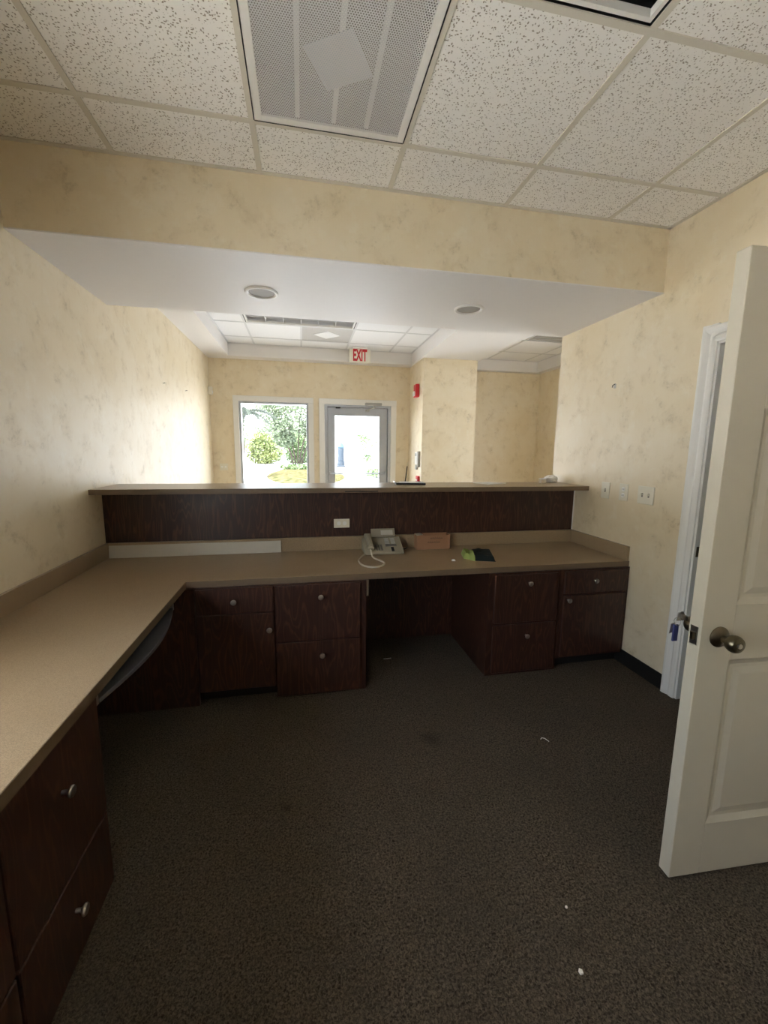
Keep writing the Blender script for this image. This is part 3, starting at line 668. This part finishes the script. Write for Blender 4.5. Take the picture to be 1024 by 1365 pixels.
obj('keypad_body', B(1.672, 1.70, 5.95, 6.06, 1.27, 1.45, .004), 'white_plastic', kp); obj('screen', B(1.670, 1.6725, 5.97, 6.04, 1.39, 1.43), 'grey_plastic', kp, smooth=0)
obj('lower_pad', B(1.674, 1.70, 5.97, 6.05, 1.19, 1.26, .004), 'grey_plastic', kp)
obj('side_frame', B(1.665, 1.70, 5.87, 5.915, 1.23, 1.46, .003), 'grey_plastic', kp)
pl = empty('pull_station', (1.68, 5.9, 1.0), 'small red fire pull station low on the side of the pier', 'alarm')
obj('station_body', B(1.665, 1.70, 5.86, 5.96, 1.0, 1.10, .004), 'red_plastic', pl); obj('handle', B(1.655, 1.667, 5.88, 5.94, 1.03, 1.05, .003), 'white_plastic', pl)

# ------------------------------------------------------------------ ceiling fixtures
def text_mesh(body, size, ext):
    cu = bpy.data.curves.new('lettering', 'FONT'); cu.body = body; cu.size = size; cu.extrude = ext; cu.align_x = 'CENTER'; cu.align_y = 'CENTER'; cu.offset = .006
    o = bpy.data.objects.new('lettering', cu); COL.objects.link(o); bpy.context.view_layer.update()
    me = bpy.data.meshes.new_from_object(o.evaluated_get(bpy.context.evaluated_depsgraph_get())); b2 = bmesh.new(); b2.from_mesh(me)
    bpy.data.objects.remove(o); bpy.data.curves.remove(cu); bpy.data.meshes.remove(me); return b2
ex = empty('exit_sign', (.85, 6.17, 2.72), 'white exit sign with red letters hanging in the lobby tray', 'exit sign')
obj('sign_face', B(.692, 1.004, 6.155, 6.185, 2.718, 2.905, .004), 'ivory', ex); obj('canopy', B(.74, .955, 6.13, 6.21, 2.905, 2.926, .004), 'white_plastic', ex)
tm = text_mesh('EXIT', .16, .002); bmesh.ops.transform(tm, matrix=Matrix.Translation((.848, 6.1545, 2.812)) @ Matrix.Rotation(math.radians(90), 4, 'X') @ Matrix.Diagonal((.62, 1.36, 1, 1)), verts=tm.verts[:])
obj('lettering', tm, 'red_plastic', ex, label='red EXIT lettering', smooth=0, recalc=False)
for xc, yc, lab in ((-.227, 2.851, 'round recessed can light at the left of the soffit'), (1.147, 2.848, 'round recessed can light at the right of the soffit')):
    e = empty('recessed_light', (xc, yc, ZS), lab, 'ceiling light', 'recessed can lights in the soffit')
    tx = Matrix.Translation((xc, yc, ZS)) @ Matrix.Rotation(math.pi, 4, 'X')
    obj('trim_ring', MB().lathe([(.078, .0), (.102, .0), (.102, .004), (.097, .010), (.088, .011), (.078, .003)], 32, tx, False), 'white_plastic', e)
    obj('baffle', MB().lathe([(.079, .0008), (.079, .0015), (.070, .002), (0, .002)], 32, tx), 'duct_metal', e)
# perforated return grille in the office ceiling
x0, x1, y1 = GX+TS+.012, GX+2*TS-.012, GY-.012; y0 = y1-TS+.024
rg = empty('return_grille', ((x0+x1)/2, (y0+y1)/2, ZC), 'perforated metal ceiling return grille with a tilted square plate behind it', 'ceiling vent')
fm = MB(); q = .03
fm.box(x0, x0+q, y0, y1, ZC-.004, ZC+.004, .001).box(x1-q, x1, y0, y1, ZC-.004, ZC+.004, .001).box(x0+q, x1-q, y0, y0+q, ZC-.004, ZC+.004, .001).box(x0+q, x1-q, y1-q, y1, ZC-.004, ZC+.004, .001)
obj('frame', fm, 'white_plastic', rg, smooth=0)
obj('shadow_gap', MB().box(x0-.004, x0, y0, y1, ZC-.0052, ZC).box(x1, x1+.004, y0, y1, ZC-.0052, ZC).box(x0, x1, y1, y1+.004, ZC-.0052, ZC), 'black_plastic', rg, smooth=0)  # black strips standing in for the shaded gap round the frame
obj('perforated_face', MB().add([(x0+q, y0+q, ZC-.002), (x1-q, y0+q, ZC-.002), (x1-q, y1-q, ZC-.002), (x0+q, y1-q, ZC-.002)], [(0, 1, 2, 3)]), 'perforated', rg, smooth=0)
for k, xr in enumerate((.008, .155, .292)): obj('rib', B(xr-.009, xr+.009, y0+q, y1-q, ZC+.010, ZC+.022), 'white_plastic', rg, smooth=0)
obj('deflector_plate', B(-.092, .092, -.092, .092, .0012, .0035, xf=Matrix.Translation((.152, 1.657, ZC+.003)) @ Matrix.Rotation(math.radians(59), 4, 'Z')), 'silver', rg, smooth=0)
dk = MB(); h = ZC+.20
dk.box(x0, x1, y0, y1, h, h+.01).box(x0-.01, x0, y0, y1, ZC+.02, h).box(x1, x1+.01, y0, y1, ZC+.02, h).box(x0, x1, y0-.01, y0, ZC+.02, h).box(x0, x1, y1, y1+.01, ZC+.02, h)
obj('duct_box', dk, 'duct_metal', rg, smooth=0)
def troffer(name, x0, x1, y0, y1, z, label, ncx, ncy, gap=True):
    e = empty(name, ((x0+x1)/2, (y0+y1)/2, z), label, 'ceiling light')
    g_ = .012; rm = 'reflector' if gap else 'reflector_pale'
    bk_ = MB().box(x0, x1, y0, y1, z+.10, z+.11).box(x0-.004, x0, y0, y1, z+.001, z+.1).box(x1, x1+.004, y0, y1, z+.001, z+.1).box(x0, x1, y0-.004, y0, z+.001, z+.1).box(x0, x1, y1, y1+.004, z+.001, z+.1)
    obj('housing', bk_, 'black_plastic' if gap else 'reflector_pale', e, smooth=0)
    if not gap:
        for xa_, xb_ in ((x0, x0+.011), (x1-.011, x1)): obj('end_gap', B(xa_, xb_, y0+.01, y1-.01, z-.003, z+.06), 'black_plastic', e, smooth=0)
    f_ = MB().box(x0+g_, x0+g_+.014, y0+g_, y1-g_, z-.004, z+.02).box(x1-g_-.014, x1-g_, y0+g_, y1-g_, z-.004, z+.02).box(x0+g_+.014, x1-g_-.014, y0+g_, y0+g_+.014, z-.004, z+.02).box(x0+g_+.014, x1-g_-.014, y1-g_-.014, y1-g_, z-.004, z+.02)
    obj('frame', f_, 'white_plastic', e, smooth=0)
    xa, xb, ya, yb = x0+.03, x1-.03, y0+.03, y1-.03
    obj('reflector', B(xa, xb, ya, yb, z+.085, z+.09), rm, e, smooth=0)
    for k in range(1, ncx): x = xa+(xb-xa)*k/ncx; obj('louver', MB().prism([(x-.002, z+.002), (x+.002, z+.002), (x+.012, z+.08), (x-.012, z+.08)], ya, yb, 'y'), rm, e, smooth=0)
    for k in range(1, ncy): y = ya+(yb-ya)*k/ncy; obj('louver', MB().prism([(y-.002, z+.004), (y+.002, z+.004), (y+.012, z+.08), (y-.012, z+.08)], xa, xb, 'x'), rm, e, smooth=0)
troffer('troffer_light', GX+2*TS+.012, GX+4*TS-.012-TS, GY-2*TS+.012, GY-TS-.012, ZC, 'unlit louvered ceiling light with dark cells in the office ceiling', 3, 3)
troffer('troffer_light', lx[1]+.012, lx[3]-.012, ly[1]+.012, ly[2]-.012, ZTR, 'long unlit louvered light in the lobby tray ceiling', 6, 3, False)
tile(cg, xs[4], xs[5], ys[2], ys[3], ZC, 'ceiling_tile')
lv = empty('lobby_vent', ((lx[2]+lx[3])/2, (ly[2]+ly[3])/2, ZTR), 'grey ceiling vent with pale diamond plate in the lobby tray', 'ceiling vent')
obj('vent_face', B(lx[2]+.01, lx[3]-.01, ly[2]+.01, ly[3]-.01, ZTR, ZTR+.01), 'perforated_far', lv, smooth=0)
obj('diamond_plate', B(-.12, .12, -.12, .12, -.004, 0, xf=Matrix.Translation(((lx[2]+lx[3])/2, (ly[2]+ly[3])/2, ZTR)) @ Matrix.Rotation(math.radians(45), 4, 'Z')), 'lobby_ceiling_tile', lv, smooth=0)
hv = empty('hall_vent', (3.25, 4.96, ZTR), 'dark grey ceiling vent above the hall on the right', 'ceiling vent')
obj('vent_face', B(hx[1]+.01, hx[2]-.01, hy[2]+.01, hy[3]-.01, ZTR+.004, ZTR+.014), 'duct_metal', hv, smooth=0)
for k in range(6): y = hy[2]+.06+k*.095; obj('blade', B(hx[1]+.015, hx[2]-.015, y, y+.03, ZTR, ZTR+.004), 'grey_plastic', hv, smooth=0)

# ------------------------------------------------------------------ scraps on the carpet
def scrap(x, y, sz, label):
    random.seed(int(x*1000)); p = [(x+sz*math.cos(a)*random.uniform(.6, 1), y+sz*math.sin(a)*random.uniform(.6, 1)) for a in (.3, 1.6, 2.9, 4.1, 5.3)]
    obj('paper_scrap', MB().prism(p, .001, .005, 'z'), 'paper', label=label, cat='scrap', group='scraps on the carpet', smooth=0)
scrap(.756, .841, .009, 'white paper scrap on the carpet nearest the camera'); scrap(.821, 1.0, .005, 'tiny white speck on the carpet near the open door')
obj('zip_tie', MB().tube([(1.185, 1.735, .004), (1.195, 1.742, .006), (1.207, 1.735, .006), (1.218, 1.712, .004)], .0018, 6), 'paper', label='curled white plastic strip on the carpet by the right cabinets', cat='scrap')
obj('zip_tie', MB().tube([(.545, 2.69, .004), (.57, 2.686, .005), (.60, 2.692, .004)], .0022, 6), 'paper', label='thin white strip on the carpet in the knee space', cat='scrap')

# ------------------------------------------------------------------ outside
struct('ground', MB().add([(-250, YB-60, -.13), (250, YB-60, -.13), (250, 300, -.13), (-250, 300, -.13)], [(0, 1, 2, 3)]), 'concrete')
bed = MB(); ring = []
for k in range(40):
    a = 2*math.pi*k/40; ring.append((.25+2.35*math.cos(a), 27+8.2*math.sin(a)))
vs_ = [(x, y, -.125) for x, y in ring]+[(.25+(x-.25)*.8, 27+(y-27)*.8, .03) for x, y in ring]+[(.25, 27, .08)]
bed.add(vs_, [(k, (k+1) % 40, 40+(k+1) % 40, 40+k) for k in range(40)]+[(40+k, 40+(k+1) % 40, 80) for k in range(40)])
obj('garden_bed', bed, 'mulch', label='rounded tan planting bed outside the front window', cat='garden bed')
struct('ground_bounce', MB().box(-10, XL-.15, -9, 5.5, -.13, -.10), 'pale_bounce')  # unseen pale ground added to throw daylight up at the office ceiling
def leaves(n, fn, size, rnd, asp=.45):
    mb = MB(); vs_, fs = [], []
    for _ in range(n):
        p = fn(rnd); d = Vector((rnd.gauss(0, 1), rnd.gauss(0, 1), rnd.gauss(0, .7))).normalized(); s_ = size*rnd.uniform(.6, 1.3)
        e_ = d.cross(Vector((rnd.gauss(0, 1), rnd.gauss(0, 1), rnd.gauss(0, 1)))).normalized()*s_*asp
        k = len(vs_); vs_ += [p-d*s_, p+e_, p+d*s_, p-e_]; fs.append((k, k+1, k+2, k+3))
    return mb.add(vs_, fs)
def blob(cs):
    def f(r):
        c, rad = r.choice(cs); d = Vector((r.gauss(0, 1), r.gauss(0, 1), r.gauss(0, 1))).normalized()*(r.random()**.45)
        return Vector((c[0]+d.x*rad[0], c[1]+d.y*rad[1], max(.0, c[2]+d.z*rad[2])))
    return f
def tree(name, base, stems, clusters, n, size, mat, label, cat, seed):
    r = random.Random(seed); e = empty(name, base, label, cat)
    tr_ = MB()
    for pts, rad in stems: tr_.tube(smoothpath(pts), [rad*(1-.6*i/((len(pts)-1)*4)) for i in range((len(pts)-1)*4+1)], 7)
    obj('trunk', tr_, 'bark', e)
    obj('foliage', leaves(n, blob(clusters), size, r), mat, e, smooth=0, kind='stuff', recalc=False)
bx_, by_ = -.35, 33.0
tree('crape_myrtle', (bx_, by_, 0), [([(bx_+a*.25, by_, -.05), (bx_+a*.5, by_+.1, 1.2), (bx_+a*1.1, by_+b_, 2.6), (bx_+a*1.7, by_+b_, 4.2)], .075) for a, b_ in ((-1, .2), (-.45, -.3), (.15, .3), (.6, -.2), (1.1, .1))],
     [((bx_+.1, by_, 3.9), (2.0, 1.8, 1.5)), ((bx_-1.3, by_, 3.3), (1.2, 1.2, 1.0)), ((bx_+1.3, by_, 3.2), (1.1, 1.2, 1.1)), ((bx_-.1, by_, 5.0), (2.4, 1.5, 1.1)), ((bx_-2.0, by_, 4.6), (1.5, 1.2, .9)), ((bx_-.9, by_, 2.2), (.9, .8, .6))], 9500, .11, 'leaf_myrtle', 'multi-stemmed green tree in the planting bed outside the window', 'tree', 5)
for k, (x, y, z, rx, rz, lab) in enumerate(((-6.9, 42, 1.3, 1.5, 2.0, 'yellow-green bush outside, at the left edge of the window'), (-3.75, 43.5, 1.3, 2.0, 1.7, 'yellow-green bush outside, middle one of the hedge'), (-.3, 46, 1.3, 1.9, 1.9, 'yellow-green bush outside, behind the tree'))):
    tree('garden_bush', (x, y, 0), [([(x, y, -.05), (x+.1, y, .7), (x-.1, y, 1.5)], .06), ([(x+.3, y, -.05), (x+.5, y, .8), (x+.7, y, 1.6)], .05)],
         [((x, y, z), (rx, 1, rz)), ((x+.1, y, z*.6), (rx*.9, 1, .9)), ((x-.2, y, z+.5), (rx*.6, .8, rz*.8))], 6000, .13, 'leaf_bush' if k != 2 else 'leaf_low', lab, 'bush', 20+k)
for k, (x, y, z, rx, rz, lab) in enumerate(((-9.0, 60, 3.2, 2.6, 2.9, 'tall pale tree behind the hedge, the leftmost in the window'), (-4.6, 63, 3.0, 2.4, 2.6, 'tall pale tree behind the hedge, the middle of three'), (-.2, 62, 3.1, 2.4, 2.8, 'tall pale tree behind the hedge, directly behind the multi-stemmed tree'))):
    tree('background_tree', (x, y, 0), [([(x, y, -.1), (x+.1, y, 1.5), (x-.1, y, 3.6)], .14)], [((x, y, z), (rx, 1.5, rz)), ((x+.8, y, z-.8), (rx*.8, 1.2, rz*.7)), ((x-.8, y, z+.6), (rx*.7, 1.2, rz*.6))], 2400, .20, 'leaf_far', lab, 'tree', 60+k)
pm = empty('palm_tree', (-3.25, 24, 0), 'palm tree with drooping fronds at the upper left of the window', 'tree')
obj('trunk', MB().tube([(-3.25, 24, -.1), (-3.2, 24, 1.5), (-3.22, 24, 3.35)], [.16, .13, .11], 10), 'bark', pm)
for k in range(13):
    a = 2*math.pi*k/13+.2; L_ = 1.9+.3*math.sin(k*3.1); fr_ = MB(); sp2 = []
    for i in range(9):
        s_ = i/8; sp2.append(Vector((-3.22+math.cos(a)*L_*s_, 24+math.sin(a)*L_*s_, 3.35+.75*s_*(1 if k % 2 else 1.5)-1.25*s_*s_)))
    fr_.tube(sp2, [.018*(1-.7*i/8) for i in range(9)], 5)
    nrm = Vector((-math.sin(a), math.cos(a), 0))
    for i in range(1, 9):
        for s_ in (-1, 1):
            for q_ in (0, .5):
                p = sp2[i-1].lerp(sp2[i], q_+.25); d = (nrm*s_*.8+(sp2[i]-sp2[i-1]).normalized()*.5+Vector((0, 0, -.35))).normalized()*.5*(1-.4*i/8); e_ = Vector((0, 0, .05))
                fr_.add([p-e_, p+d*.6-e_*.6, p+d, p+e_], [(0, 1, 2, 3)])
    obj('frond', fr_, 'leaf_palm', pm, smooth=0, recalc=False)
lo = leaves(2600, lambda r: (lambda a, q_: Vector((.3+1.9*q_*math.cos(a), 31.3+1.6*q_*math.sin(a), .05+.28*r.random())))(r.random()*6.283, r.random()**.5), .10, random.Random(9))
obj('ground_cover', lo, 'leaf_low', label='low green ground cover at the foot of the tree', cat='plants', kind='stuff', smooth=0, recalc=False)
tree('flowering_shrub', (5.3, 35, 0), [([(5.3, 35, -.05), (5.2, 35, 1), (5.0, 35, 2.2)], .05)], [((5.6, 35, 1.8), (.9, .8, .9)), ((5.2, 35, 2.5), (.7, .6, .5)), ((5.5, 35, .7), (.6, .6, .5))], 900, .10, 'leaf_low', 'sparse shrub seen through the right of the glass door', 'bush', 41)
tree('low_shrub', (4.3, 24, 0), [([(4.3, 24, -.1), (4.3, 24, .15), (4.35, 24, .3)], .03)], [((4.35, 24, .10), (.75, 1.2, .34))], 1300, .08, 'leaf_low', 'low green shrub behind the push bar of the glass door', 'bush', 43)
po = empty('covered_post', (3.6, 39, 0), 'slim blue-grey post with pale cap seen through the glass door', 'post')
obj('shaft', MB().lathe([(.34, 0), (.36, .1), (.27, .9), (.33, 1.45), (.30, 1.6), (0, 1.6)], 12, Matrix.Translation((3.6, 39, 0))), 'post_blue', po)
obj('cap', MB().lathe([(.30, 1.6), (.34, 1.7), (.22, 2.0), (.05, 2.15), (0, 2.15)], 12, Matrix.Translation((3.6, 39, 0))), 'post_cap', po)
obj('base', MB().box(3.2, 4.0, 38.6, 39.4, -.13, .02, .02), 'post_blue', po)
